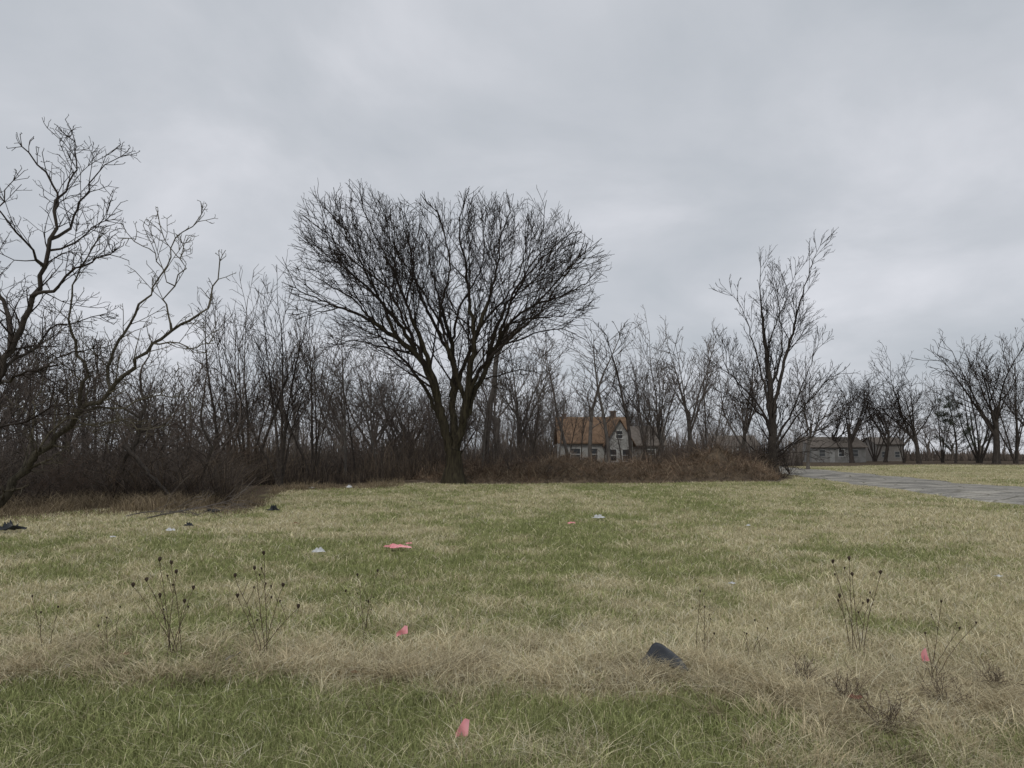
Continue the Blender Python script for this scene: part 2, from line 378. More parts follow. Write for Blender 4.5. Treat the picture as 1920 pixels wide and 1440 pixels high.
A4=hl(A,hp_(748,640),[(720,575),(685,505),(650,445),(625,405)],.12,.03,-1)
A5=hl(A,hp_(703,607),[(660,560),(610,530),(570,500)],.09,.03,1)
A6=hl(A,hp_(770,660),[(735,655),(690,640),(650,632),(610,640)],.09,.03,2)
A7=hl(A,hp_(650,583),[(615,590),(580,600)],.06,.03,-1)
Bb=hl(tr,hp_(852,845),[(850,790),(846,735),(848,680),(838,620),(818,555),(800,490),(790,440)],.26,.05,3)
C=hl(tr,hp_(852,850),[(866,800),(876,745),(884,690),(890,635),(882,570),(876,510),(866,455),(870,420)],.28,.05,-2)
Dd=hl(C,hp_(864,800),[(888,740),(912,690),(932,645),(960,598),(1008,566),(1060,548),(1100,525),(1120,502)],.21,.04,1)
E=hl(Dd,hp_(912,690),[(928,620),(950,560),(982,505),(1015,455),(1040,425)],.16,.04,3)
Ff=hl(C,hp_(890,635),[(916,570),(932,500),(940,440),(935,400)],.15,.04,0)
Gg=hl(Dd,hp_(932,645),[(958,570),(998,515),(1035,485),(1065,465)],.12,.04,-3)
D2=hl(Dd,hp_(1008,566),[(1040,530),(1075,500),(1105,490)],.08,.03,-1)
D3=hl(Dd,hp_(960,598),[(1010,590),(1050,585),(1085,570)],.08,.03,2)
D4=hl(Dd,hp_(932,645),[(970,640),(1010,628),(1050,625),(1075,640)],.08,.03,-2)
D5=hl(Dd,hp_(900,710),[(945,700),(985,690),(1020,700)],.07,.03,1)
H1=hl(Bb,hp_(848,680),[(820,620),(780,540),(760,470),(750,425)],.14,.04,3)
H2=hl(Bb,hp_(846,735),[(875,660),(905,590),(960,520),(985,450),(988,410)],.15,.04,4)
H3=hl(C,hp_(872,750),[(850,680),(830,600),(850,520),(838,450),(825,425)],.14,.04,-3)
H4=hl(A,hp_(836,815),[(790,720),(740,660),(700,620),(650,540),(620,490)],.14,.04,4)
H5=hl(C,hp_(868,770),[(900,700),(950,650),(1000,610),(1040,560),(1070,520)],.13,.04,-4)
H6=hl(A,hp_(824,760),[(800,690),(770,620),(740,560),(690,520),(650,480)],.13,.04,-4)
H7=hl(Bb,hp_(838,620),[(860,560),(900,490),(905,430),(900,395)],.11,.03,2)
H8=hl(A3,hp_(768,580),[(780,520),(770,460),(755,415)],.09,.03,-1)
H9=hl(Bb,hp_(838,620),[(800,560),(765,500),(735,450),(728,410)],.1,.03,1)
poly=[(534,495),(545,430),(582,385),(640,358),(695,354),(735,378),(800,385),(860,372),(930,355),(1000,366),(1060,402),(1090,455),(1146,480),(1136,545),(1110,600),(1085,650),(1040,700),(960,730),(930,740),(850,750),(780,740),(720,710),(660,690),(600,670),(560,630),(542,570)]
def inp(x,y):
    r=False; n=len(poly)
    for i in range(n):
        x1,y1=poly[i]; x2,y2=poly[(i+1)%n]
        if ((y1>y)!=(y2>y)) and x<(x2-x1)*(y-y1)/((y2-y1) or 1e-9)+x1: r=not r
    return r
def clip(p,rnd):
    x,y=proj(p[0],HY,p[2]); dd=p[1]-HY
    if abs(dd)>7.2*math.sqrt(max(.05,1-((x-845)/320)**2)): return False
    y-= .6*dd*dd*(1 if y<600 else 0)
    y= y if dd>0 else y+dd*4*(1 if y<600 else 0)
    k=rnd.uniform(.93,1.035); x=850+(x-850)/k; y=620+(y-620)/k
    return inp(x,y)
t.clip=clip; f_=hp_(850,740); t.foc=(f_[0],f_[1],f_[2],.045)
HP=[dict(seg=.4,wig=.06,up=.02,n=9,t0=.15,ang=32,rat=.48,ref=4.6,tap=.75,rmin=.016,rr=.6),
 dict(seg=.32,wig=.065,up=.02,n=7,t0=.15,ang=34,rat=.5,ref=2.2,tap=.7,rmin=.011,rr=.6),dict(seg=.28,wig=.075,up=.025,n=5,t0=.15,ang=35,rat=.55,ref=1.1,rmin=.0085),dict(seg=.24,wig=.08,up=.025,n=0,t0=.2,ang=38,rat=.6,ref=.8,rmin=.0065)]
for ids,L in ((A,4.4),(A2,4.6),(A3,4.6),(A4,4.4),(A5,3.8),(A6,2.8),(A7,2.6),(Bb,4.6),(C,4.6),(Dd,4.4),(D2,3.6),(D3,3.4),(D4,2.8),(D5,2.4),(E,4.6),(Ff,4.2),(Gg,4.2),(H1,4.4),(H2,4.4),(H3,4.4),(H4,4.4),(H5,4.2),(H6,4.4),(H7,4.2),(H8,4.2),(H9,4.2)):
    fur(t,ids,HP,rnd,every=1.35,L=L,f0=.26,ang=40,rr=.42)
t.foc=None
SH=[dict(seg=.35,wig=.12,up=-.01,n=7,t0=.2,ang=50,rat=.5,rmin=.01),dict(seg=.3,wig=.15,up=.0,n=4,t0=.3,ang=40,rat=.5,rmin=.008),dict(seg=.25,wig=.15,up=.0,n=0,t0=.3,ang=40,rat=.5,rmin=.007)]
for ids in (A,Dd,Bb,C,A2,H4,H5,D3,A6,D4): fur(t,ids,SH,rnd,every=1.8,L=2.6,f0=.1,ang=85,rr=.1,tip=False,upb=-.15)
print('HERO',len(t.P))
o=finish(t,'spreading_tree',base,.09,M_moss,M_twig,10,3)
tag(o,'large bare spreading tree with broad fan crown at the meadow edge','tree')
# ================= guided trees
G1=[dict(seg=.22,wig=.12,up=.04,n=8,t0=.12,ang=50,rat=.5,ref=1.8,rmin=.010,tap=.7,rr=.6),dict(seg=.15,wig=.14,up=.04,n=5,t0=.15,ang=50,rat=.52,ref=.9,rmin=.0075,tap=.6),dict(seg=.11,wig=.14,up=.04,n=3,t0=.15,ang=50,rat=.5,ref=.4,rmin=.006,tap=.5),dict(seg=.08,wig=.14,up=.04,n=0,t0=.2,ang=40,rat=.5,rmin=.005,tap=.5)]
def pl(pts,Y0,Y1):
    n=len(pts); return [ (lambda a:(a[0],Y0+(Y1-Y0)*i/max(1,n-1),a[2]))(at(x,y,Y0+(Y1-Y0)*i/max(1,n-1))) for i,(x,y) in enumerate(pts)]
rnd=random.Random(11)
def guided(name,base_pts,branches,Y,r0,loc,prm,mats,L=2.,every=2,thr=.05,ang=48,step=.35,jit=.04,f0=.3,tipf=.5,shr=.75):
    t=T(); trk=limb(t,pl(base_pts,Y,Y),r0,.018,step=step,rnd=rnd,jit=jit); t.R[0]=r0*1.5; t.R[1]=r0*1.2
    alls=[trk]
    for (pts,src,rr0,dY) in branches:
        s=near(t,[i for a in alls for i in a],at(src[0],src[1],Y)); y0=t.P[s][1]
        alls.append(limb(t,pl(pts,y0+dY*.3,y0+dY),min(rr0*.8,t.R[s]*.85),.014,s,step=step,rnd=rnd,jit=jit))
    for q,a in enumerate(alls): fur(t,a,prm,rnd,every=every,L=L,f0=f0 if q==0 else .12,ang=ang,rr=.42,tipf=tipf,shr=shr)
    return finish(t,name,loc,thr,mats[0],mats[1],8,3)
o=guided('leaning_tree',[(-95,985),(-75,880),(-45,790),(0,700),(35,620),(58,560),(80,500),(100,450),(106,400),(95,345),(68,305),(40,275)],
 [([(130,425),(152,375),(178,335),(200,312),(222,298)],(98,445),.07,1.5),
  ([(100,545),(140,505),(185,488),(215,472)],(58,560),.07,-1),
  ([(10,580),(-20,520),(-30,450),(0,390),(20,340)],(20,650),.09,1.5),
  ([(60,470),(30,430),(0,400),(-30,350)],(80,500),.06,-1.5),
  ([(120,360),(145,315),(140,280),(136,260)],(106,400),.05,1),
  ([(140,460),(175,425),(195,415)],(90,470),.05,1),
  ([(60,650),(110,610),(150,600),(190,590)],(0,700),.07,2),
  ([(40,700),(90,690),(140,660),(180,650)],(-20,740),.06,-2),
  ([(0,800),(50,790),(100,760),(150,765)],(-50,830),.06,-1),
  ([(-60,700),(-100,600),(-120,500),(-100,420)],(-30,760),.12,1)],19.,.17,gY(-95,19.),G1,(M_bark,M_twig),L=1.6,every=1.05,thr=.035,step=.25)
tag(o,'tall dark bare tree leaning in from the left edge of the meadow','tree')
o=guided('leaning_tree',[(-40,985),(0,940),(40,885),(90,835),(148,775),(200,737),(245,690),(285,645),(335,607),(375,590),(394,555),(405,520),(415,495)],
 [([(205,690),(222,640),(262,570),(300,520),(322,465),(355,425),(378,402)],(200,737),.07,1),
  ([(160,700),(140,640),(128,560),(150,500),(180,450)],(150,772),.075,-1),
  ([(310,560),(335,520),(345,485),(342,455)],(285,570),.045,1),
  ([(330,640),(365,655),(390,640)],(285,645),.035,-1),
  ([(300,500),(270,460),(245,445)],(300,520),.04,1),
  ([(310,450),(300,415),(292,400)],(322,465),.03,1),
  ([(230,760),(300,740),(360,750)],(150,772),.05,1),
  ([(120,790),(170,800),(240,790),(300,810)],(60,860),.045,-.8),
  ([(60,820),(70,750),(90,690),(80,640)],(40,885),.05,.6)],20.,.125,gY(-40,20.),G1,(M_barkp,M_twigp),L=1.2,every=1.25,thr=.03,step=.25,jit=.045,f0=.08)
tag(o,'pale bare tree leaning right with knobbly twigs over the left thicket','tree')
DKM=(M_bark,M_twigb)
o=guided('crooked_tree',[(200,965),(215,900),(255,830),(270,760),(262,700),(285,650)],[([(300,790),(345,760),(375,700)],(262,800),.05,1),([(225,760),(190,720),(180,670)],(262,790),.05,-1)],23.,.11,gY(200,23.),G1,DKM,L=1.6,every=1.3,thr=.03,step=.3,f0=.2)
tag(o,'small dark crooked tree inside the left thicket','tree')
o=guided('crooked_tree',[(385,960),(378,900),(395,840),(372,780),(390,720),(380,680)],[([(420,830),(450,790),(455,740)],(390,860),.04,1),([(350,820),(325,770),(330,720)],(385,850),.04,-1)],24.5,.08,gY(385,24.5),G1,DKM,L=1.5,every=1.4,thr=.03,step=.3,f0=.2)
tag(o,'thin crooked tree at the right end of the left thicket','tree')
PR=[dict(seg=.45,wig=.05,up=.07,n=9,t0=.12,ang=30,rat=.48,ref=3,rmin=.015,tap=.75,rr=.6),dict(seg=.35,wig=.07,up=.06,n=6,t0=.15,ang=32,rat=.52,ref=1.5,rmin=.0115,tap=.6),dict(seg=.3,wig=.09,up=.05,n=4,t0=.2,ang=35,rat=.6,ref=.8,rmin=.009,tap=.5),dict(seg=.28,wig=.1,up=.05,n=0,t0=.2,ang=40,rat=.5,rmin=.0075,tap=.5)]
o=guided('roadside_tree',[(1450,898),(1450,850),(1447,790),(1444,730),(1438,670),(1430,600),(1424,540),(1426,505)],
 [([(1462,720),(1478,650),(1495,590),(1508,540),(1522,495),(1535,462)],(1447,780),.19,1),
  ([(1425,690),(1408,630),(1392,580),(1372,555)],(1446,760),.12,-1),
  ([(1415,750),(1385,720),(1362,690),(1352,650)],(1447,800),.13,2),
  ([(1465,660),(1462,590),(1455,530),(1448,510)],(1450,730),.12,3),
  ([(1480,780),(1505,720),(1525,670),(1535,640)],(1450,830),.13,1),
  ([(1475,810),(1510,760),(1545,720),(1570,700)],(1450,850),.12,-2),
  ([(1430,780),(1400,750),(1375,700),(1366,660)],(1448,820),.12,-3),
  ([(1480,840),(1520,810),(1550,805),(1570,825)],(1450,860),.08,-2),
  ([(1490,830),(1530,790),(1570,780),(1590,800)],(1452,850),.08,1),
  ([(1420,850),(1390,820),(1370,790)],(1450,870),.07,-2),
  ([(1450,620),(1475,560),(1490,515)],(1438,670),.09,-1)],50.,.38,gY(1450,50.),PR,(M_bark,M_twig),L=3.0,every=1.1,thr=.07,ang=32,step=.45,f0=.12,tipf=.6,shr=.7)
tag(o,'tall dark tree by the street with a fork leaning right above it','tree')
# ================= generic variants
def variant(kind,seed):
    rnd=random.Random(seed); t=T(); t.add((0,0,-.15),-1,.2,True,0)
    if kind=='vase':
        P_=[dict(seg=.5,wig=.04,up=.05,n=13,t0=.25,ang=30,rat=.34,rmin=.02,tap=.85,rr=.45),dict(seg=.35,wig=.075,up=.07,n=7,t0=.12,ang=34,rat=.5,ref=3,rmin=.013),dict(seg=.35,wig=.1,up=.06,n=4,t0=.15,ang=36,rat=.55,ref=1.5,rmin=.010),dict(seg=.3,wig=.1,up=.05,n=0,t0=0,ang=30,rat=.5,rmin=.008)]
        t.R[0]=.22
        for s in range(6):
            a=s*1.05+rnd.uniform(-.3,.3); tl=rnd.uniform(.12,.42)
            grow(t,0,nrm((math.cos(a)*tl,math.sin(a)*tl,1)),rnd.uniform(7,10.2),rnd.uniform(.07,.12),0,P_,rnd)
    elif kind=='slim':
        P_=[dict(seg=.45,wig=.03,up=.06,n=24,t0=.3,ang=38,rat=.24,rmin=.02,tap=.85,rr=.45),dict(seg=.35,wig=.07,up=.08,n=7,t0=.12,ang=34,rat=.5,ref=2.4,rmin=.012),dict(seg=.3,wig=.1,up=.06,n=3,t0=.15,ang=36,rat=.55,ref=1.2,rmin=.010),dict(seg=.3,wig=.1,up=.05,n=0,t0=0,ang=30,rat=.5,rmin=.008)]
        t.R[0]=.14; grow(t,0,nrm((rnd.gauss(0,.06),rnd.gauss(0,.06),1)),10,.10,0,P_,rnd)
    elif kind=='round':
        P_=[dict(seg=.4,wig=.04,up=.05,n=8,t0=.4,ang=36,rat=2.2,rmin=.05,tap=.4,rr=.52),dict(seg=.4,wig=.07,up=.035,n=14,t0=.15,ang=40,rat=.42,rmin=.02,tap=.85,rr=.5),dict(seg=.35,wig=.085,up=.05,n=8,t0=.12,ang=40,rat=.5,ref=2.8,rmin=.014),dict(seg=.3,wig=.1,up=.04,n=5,t0=.15,ang=40,rat=.55,ref=1.3,rmin=.011),dict(seg=.3,wig=.1,up=.03,n=0,t0=0,ang=30,rat=.5,rmin=.0085)]
        t.R[0]=.28; grow(t,0,nrm((rnd.gauss(0,.05),rnd.gauss(0,.05),1)),3.2,.2,0,P_,rnd)
    elif kind=='shrub':
        P_=[dict(seg=.3,wig=.15,up=-.01,n=8,t0=.2,ang=52,rat=.42,rmin=.01,tap=.8,rr=.55),dict(seg=.25,wig=.17,up=.0,n=5,t0=.12,ang=52,rat=.5,ref=1.5,rmin=.0075),dict(seg=.2,wig=.16,up=.0,n=2,t0=.15,ang=45,rat=.6,ref=.7,rmin=.006),dict(seg=.2,wig=.1,up=0,n=0,t0=0,ang=30,rat=.5,rmin=.005)]
        t.R[0]=.06
        for s in range(12):
            a=rnd.uniform(0,6.28); tl=rnd.uniform(.1,1.0)
            grow(t,0,nrm((math.cos(a)*tl,math.sin(a)*tl,1)),rnd.uniform(1.8,5.0),rnd.uniform(.015,.036),0,P_,rnd)
    h=max(p[2] for p in t.P)
    return t,h
VAR={}
def getvar(kind,seed,mats):
    key=(kind,seed,mats[0].name,mats[1].name)
    if key not in VAR:
        t,h=variant(kind,seed); thr={'vase':.04,'slim':.03,'round':.055,'shrub':.014}[kind]
        o=finish(t,'t',(0,0,0),thr,mats[0],mats[1],6,3); VAR[key]=[o,h,False]
    return VAR[key]
prr=random.Random(99)
def plant(kind,seed,mats,px,Y,h,name,label,cat='tree',group=None,rz=None,xs=1.,lean=(0,0)):
    v=getvar(kind,seed,mats); o=v[0]
    if v[2]:
        src=o; o=src.copy(); COL.objects.link(o)
        for c in src.children:
            d=c.copy(); COL.objects.link(d); d.parent=o
        for kx in list(o.keys()):
            if kx in('label','category','group'): del o[kx]
    v[2]=True; o.name=name; s=h/v[1]
    o.location=gY(px,Y); o.rotation_euler=(lean[0],lean[1],prr.uniform(0,6.28) if rz is None else rz); o.scale=(s*xs,s*xs,s)
    tag(o,label,cat,group); return o
def topz(py,Y): return CH+(HZ-py)/F*Y*1.02
DK=(M_bark,M_twig); BR=(M_bark,M_twigb); GR=(M_barkg,M_twigg); RD=(M_bark,M_red); GB=(M_barkg,M_twigb)
plant('vase',1,DK,525,36,topz(510,36),'multistem_tree','many stemmed bare tree fanning up between the left thicket and big tree',xs=.95)
plant('vase',2,BR,462,38,topz(520,38),'multistem_tree','narrow many stemmed bare tree just right of the left thicket',xs=.85)
plant('vase',1,BR,588,40,topz(555,40),'multistem_tree','shorter many stemmed bare tree immediately left of the sapling row',xs=.85,rz=2)
plant('slim',3,BR,418,39,topz(560,39),'slender_tree','slender tall bare tree behind the right end of the left thicket',xs=1.2)
plant('slim',1,GB,648,44,topz(590,44),'slender_tree','taller slender bare tree left of the big tree below its crown',xs=1.2)
plant('slim',2,GB,706,46,topz(640,46),'slender_tree','slender bare tree under the left side of the big crown',xs=1.2)
for px,Y,ty,kd,sd in [(-160,27,560,'round',1),(-60,28,540,'round',2),(40,30,560,'slim',1),(110,31,600,'round',3),(180,33,580,'vase',2),(240,36,640,'slim',2),(300,36,650,'round',1),(350,40,670,'vase',1),(405,46,660,'round',2),(70,38,600,'vase',1),(-10,42,560,'round',3),(150,45,630,'slim',1),(-220,34,560,'vase',2),(430,52,680,'round',3),(10,34,590,'vase',2),(280,48,670,'round',2),(340,52,690,'slim',3)]:
    plant(kd,sd,BR if prr.random()<.6 else GB,px,Y,topz(ty,Y),'woodland_tree','leafless brown tree standing in the woods behind the left thicket',group='trees behind the left thicket')
for i in range(22):
    px=595+i*15+prr.uniform(-10,10); Y=prr.uniform(43,64); ty=prr.uniform(630,790)
    plant(prr.choice(['slim','slim','vase','round']),prr.choice([1,2,3]),prr.choice([BR,GB,GB]),px,Y,topz(ty,Y),'sapling','slender leafless sapling in the dark row left of and behind the big tree',group='saplings behind the big tree',lean=(prr.gauss(0,.04),prr.gauss(0,.05)))
for i in range(9):
    px=885+i*15+prr.uniform(-8,8); Y=prr.uniform(48,62); ty=prr.uniform(690,790)
    plant(prr.choice(['slim','vase','slim']),prr.choice([1,2]),prr.choice([BR,GB]),px,Y,topz(ty,Y),'sapling','low leafless tree in the thicket right of the big tree',group='low trees right of the big tree')
for i in range(9):
    px=1030+i*21; Y=prr.uniform(92,110); ty=prr.uniform(710,765)
    plant(prr.choice(['round','vase']),prr.choice([1,2]),prr.choice([GB,GR]),px,Y,topz(ty,Y),'woodland_tree','leafless tree rising beyond the roofs of the white house',group='trees beyond the white house')
for i,(px,ty) in enumerate([(1046,700),(1064,745),(1092,720),(1130,760),(1166,730),(1200,700),(1212,750),(1232,720)]):
    Y=prr.uniform(54,66)
    plant('slim',1+i%3,BR if i%2 else GB,px,Y,topz(ty,Y),'sapling','thin leafless sapling screening the front of the white house',group='saplings before the white house',xs=1.1,lean=(0,prr.gauss(0,.05)))
for px,Y,ty in [(690,62,630),(760,64,610),(975,60,610),(1005,66,650),(640,60,610),(930,70,620),(550,66,630)]:
    plant('round',prr.choice([1,2,3]),GR,px,Y,topz(ty,Y),'woodland_tree','grey leafless tree seen through and around the big tree crown',group='grey trees behind the big tree')
plant('slim',2,GR,1112,56,topz(590,56),'slender_tree','slim pale bare tree in front of the white house, left of two',xs=1.7)
plant('slim',1,GB,1147,52,topz(598,52),'slender_tree','slim bare tree standing before the white gable wall',xs=1.6)
plant('slim',3,DK,1181,50,topz(595,50),'slender_tree','darker bare tree just right of the white gable wall',xs=1.6)
plant('round',2,GR,1245,66,topz(585,66),'spreading_tree','pale grey round crowned tree right of the white house',xs=.8)
plant('round',1,GR,1295,70,topz(592,70),'spreading_tree','pale grey crowned tree midway between house and street tree',xs=.8)
plant('vase',1,GB,1330,62,topz(640,62),'multistem_tree','low many stemmed tree just left of the tall street tree')
plant('slim',2,GR,1068,66,topz(620,66),'slender_tree','thin pale tree left of the white house roof',xs=1.5)
plant('vase',2,GB,1222,64,topz(640,64),'multistem_tree','low many stemmed tree before the dark roofed house')
plant('round',3,GB,1390,72,topz(625,72),'spreading_tree','brown crowned tree directly behind the tall street tree',xs=.9)
plant('round',2,GB,1515,72,topz(630,72),'spreading_tree','round brown tree right of the tall street tree',xs=.75)
plant('shrub',1,DK,1468,49,3.2,'roadside_shrub','dark tangled shrub at the foot of the tall street tree','shrub',xs=.8)
plant('shrub',2,DK,1482,56,3.6,'roadside_shrub','dark drooping shrub beside the street behind the tall tree','shrub',xs=.6)
plant('shrub',1,DK,1435,51,3.0,'roadside_shrub','dark low shrub at the end of the vine mounds','shrub',rz=2.)
FR=[(1598,122,680,'round',1,'grey bare tree in front of the far grey house'),(1660,135,695,'round',3,'low spreading bare tree by the far dark building'),(1724,118,640,'round',2,'full crowned bare tree on the far lawn across the street'),(1768,128,700,'vase',1,'narrow bare tree left of the dark evergreen'),(1836,122,640,'vase',2,'upright bare tree just right of the dark evergreen'),(1868,116,600,'round',1,'tallest bare tree on the far lawn near the right edge'),(1905,118,620,'vase',1,'bare tree at the right edge of the far lawn'),(1960,120,640,'round',3,'bare tree past the right edge of the far lawn'),(1640,145,700,'vase',2,'thin bare tree between the far grey and dark houses'),(1565,135,700,'round',2,'bare tree left of the far grey house'),(1695,126,730,'vase',1,'small bare tree screening the end of the far dull house')]
for px,Y,ty,kd,sd,lb in FR: plant(kd,sd,DK if kd=='round' else BR,px,Y,topz(ty,Y),'lawn_tree',lb)
for i in range(50):
    px=-150+i*46+prr.uniform(-15,15); Y=prr.uniform(155,210); ty=prr.uniform(755,800) if px>1000 else prr.uniform(710,780)
    plant(prr.choice(['round','vase']),prr.choice([1,2]),GB if i%2 else GR,px,Y,topz(ty,Y),'distant_tree','small hazy leafless tree in the far tree line on the horizon',group='far tree line',xs=1.5)
for px,Y,h,sd in [(-60,21.5,3.2,1),(30,23,3.4,2),(95,24,3.6,3),(170,23.5,2.8,2),(230,25,3.6,1),(315,25,3.1,3),(360,25,2.0,2),(60,27,4.4,3),(150,29,4.6,1),(240,30,4.6,2),(310,31,4,3),(400,28,1.7,1),(-20,27,4.6,1),(380,32,3.2,2),(-120,24,4,2),(10,22,1.9,3),(200,22.6,1.9,2),(330,23,1.6,1),(275,34,4.4,1),(425,35,2.2,3),(100,22,2.0,1),(55,21.4,1.6,2),(260,22.8,1.8,3),(150,22.2,1.5,1),(385,23.5,1.5,2)]:
    plant('shrub',sd,prr.choice([RD,BR,BR]),px,Y,h,'thicket_shrub','tangled leafless brown shrub in the thicket on the left','shrub','shrubs of the left thicket')
for i in range(15):
    px=575+i*32+prr.uniform(-12,12); Y=prr.uniform(42,50)
    plant('shrub',prr.choice([1,2,3]),RD if i%2 else BR,px,Y,prr.uniform(1.6,4.2),'understory_shrub','leafless reddish brown shrub under the trees behind the big tree','shrub','shrubs behind the big tree')
for i in range(11):
    px=1190+i*24+prr.uniform(-10,10); Y=prr.uniform(49,58)
    plant('shrub',prr.choice([1,2,3]),RD,px,Y,prr.uniform(2.2,3.8),'understory_shrub','leafless reddish shrub behind the vine mounds right of the house','shrub','shrubs right of the house')
# ---------------------------------------------------------------- brush stuff
def brush(name,label,px0,px1,Yf,Yd,n,h0,h1,w,cols,lean=.5,cat='brush',ns=2.2,pw=1.):
    p=RS.uniform(px0,px1,n); Yb=np.interp(p,[e[0] for e in Yf],[e[1] for e in Yf])+RS.rand(n)**1.3*Yd
    X=(p-960)/F/cP*Yb; nz_=fbm(X,Yb,ns,2); hh=(h0+(h1-h0)*RS.rand(n)**1.7)*(.25+1.5*sst(.25,.85,nz_)**pw); c=np.array(cols)[RS.randint(0,len(cols),n)]*RS.uniform(.6,1.3,(n,1))
    o=ribbons(name,np.stack([X,Yb,gz(X,Yb)],1),hh,w*RS.uniform(.5,1.5,n),RS.rand(n)*6.283,RS.gamma(2,lean,n),c,M_brush,side=RS.uniform(-.9,.9,n))
    tag(o,label,cat,kind='stuff')
bc=[(.085,.068,.056),(.12,.096,.076),(.055,.045,.039),(.15,.115,.083)]
brush('left_undergrowth','dense brown undergrowth at the foot of the left thicket',-300,440,[(-300,20),(0,21.0),(440,23.5)],14,28000,.15,1.5,.014,bc,.7)
brush('woodland_undergrowth','dark stems and undergrowth behind the big tree',440,1040,[(440,36),(600,38),(850,43),(1080,47)],26,22000,.3,2.6,.02,bc,.24,ns=3)
brush('distant_undergrowth','far brown undergrowth filling gaps beneath the distant trees',-300,1500,[(-300,75),(1560,95)],40,24000,1.5,4.6,.08,[(.15,.13,.115),(.18,.155,.138),(.12,.102,.088)],.12,ns=5)
brush('horizon_undergrowth','low brown brush line along the horizon past the far lawn',1480,2300,[(1480,160),(2300,150)],40,10000,.8,2.8,.13,[(.16,.13,.11),(.12,.1,.085)],.15,ns=6)
brush('house_undergrowth','thin brown stems standing between the vine mounds and street tree',1190,1440,[(1190,50),(1440,50)],16,9000,.5,2.2,.022,bc,.15)
# vine mounds
mp_=[(740,.1),(780,.4),(830,.7),(900,.85),(960,.7),(1010,.95),(1075,1.5),(1130,.85),(1190,1.1),(1240,.75),(1290,1.1),(1340,1.6),(1390,1.15),(1430,.6),(1455,.1)]
def mh(X,Y):
    p=px_of(X,Y); h=np.interp(p,[a[0] for a in mp_],[a[1] for a in mp_],right=0); c=np.clip(1-((Y-44.6)/3.6)**2,0,1)
    return h*c**.7*(.3+1.4*fbm(X,Y,1.1,4))*.9
xs_=np.arange(-8,16.5,.3); ys_=np.arange(40.9,48.4,.25); XX,YY=np.meshgrid(xs_,ys_); Z=mh(XX,YY)+gz(XX,YY)-.04
ii=(np.arange(len(ys_)-1)[:,None]*len(xs_)+np.arange(len(xs_)-1)[None,:]).ravel(); q=len(xs_)
m_md=nmat('mound_litter',(.065,.05,.038),(.15,.115,.08),3,.95,1.)
mo=mesh_np('vine_mound',np.stack([XX.ravel(),YY.ravel(),Z.ravel()],1),np.stack([ii,ii+1,ii+1+q,ii+q],1),np.full(len(ii),4),m_md)
tag(mo,'low earthy mounds overgrown with dead vines beyond the meadow','mound',kind='stuff')
n=60000; X=RS.uniform(-8,16.2,n); Y=RS.uniform(40.2,48,n); h=mh(X,Y); k_=(h>.12)|((RS.rand(n)<.22)&(X>-7)&(X<15)&(fbm(X,Y,1.,2)>.5)); X,Y,h=X[k_],Y[k_],h[k_]; n=len(X)
cc=np.array([(.22,.155,.108),(.165,.122,.09),(.33,.26,.18),(.11,.085,.066),(.24,.165,.11)])[RS.randint(0,5,n)]*RS.uniform(.6,1.3,(n,1))
cc*=(.4+1.2*fbm(X,Y,1.1,1))[:,None]
hh=RS.uniform(.05,.32,n)+(RS.rand(n)<.06)*RS.uniform(.2,.8,n)
vo_=ribbons('dead_vines',np.stack([X,Y,gz(X,Y)+h-.05],1),hh,RS.uniform(.010,.022,n),RS.rand(n)*6.283,RS.gamma(3.0,1.1,n)/(1+hh),cc,M_brush,side=RS.uniform(-.9,.9,n))
tag(vo_,'tangled reddish brown dead vines covering the mounds','vines',kind='stuff')
# ---------------------------------------------------------------- broken trunk
rnd=random.Random(3)
t=T(); Yb=52.; ids=limb(t,pl([(905,900),(915,800),(926,720),(938,650)],Yb,Yb),.3,.15,step=.6,rnd=rnd,jit=.06)
ids2=limb(t,pl([(948,610),(962,580)],Yb,Yb),.14,.04,ids[-1],step=.5,rnd=rnd)
fur(t,ids,PR,rnd,every=2,L=3,f0=.3,rr=.2); fur(t,ids2,PR,rnd,every=1,L=1.5,f0=.1,rr=.3)
o=finish(t,'snapped_tree',gY(905,Yb),.07,M_barks,M_twigg,10,3); tag(o,'thick pale snapped trunk seen behind the right limbs of the big tree','tree')
for pts,Y,r,lb in [([(232,835),(262,868),(300,910),(345,958)],22.6,.07,'dark dead log sloping down to the right in the left thicket')]:
    t=T(); P_=pl(pts,Y,Y-.6); ids=limb(t,P_,r,r*.6,step=.2,rnd=rnd,jit=.02); fur(t,ids,G1,rnd,every=3,L=.9,f0=.05,ang=60,rr=.2)
    o=finish(t,'dead_log',P_[-1],.035,M_bark,M_twig,8,3); tag(o,lb,'log')
# ---------------------------------------------------------------- houses
def siding(name,c,sc=5.):
    m,nt,b=new_mat(name); N=nt.nodes; tc=N.new('ShaderNodeTexCoord'); w=N.new('ShaderNodeTexWave'); w.bands_direction='Z'; w.wave_profile='SAW'; w.inputs['Scale'].default_value=sc; w.inputs['Distortion'].default_value=0
    nz=N.new('ShaderNodeTexNoise'); nz.inputs['Scale'].default_value=1.3; nz.inputs['Detail'].default_value=6; nt.links.new(tc.outputs['Object'],nz.inputs[0])
    nt.links.new(tc.outputs['Object'],w.inputs[0]); r=N.new('ShaderNodeValToRGB'); r.color_ramp.elements[0].position=.3; r.color_ramp.elements[0].color=(c[0]*.7,c[1]*.7,c[2]*.68,1); r.color_ramp.elements[1].position=.6; r.color_ramp.elements[1].color=(*c,1)
    nt.links.new(nz.outputs['Fac'],r.inputs[0]); nt.links.new(r.outputs[0],b.inputs['Base Color'])
    bp=N.new('ShaderNodeBump'); bp.inputs['Distance'].default_value=.02; nt.links.new(w.outputs['Fac'],bp.inputs['Height']); nt.links.new(bp.outputs[0],b.inputs['Normal']); return m
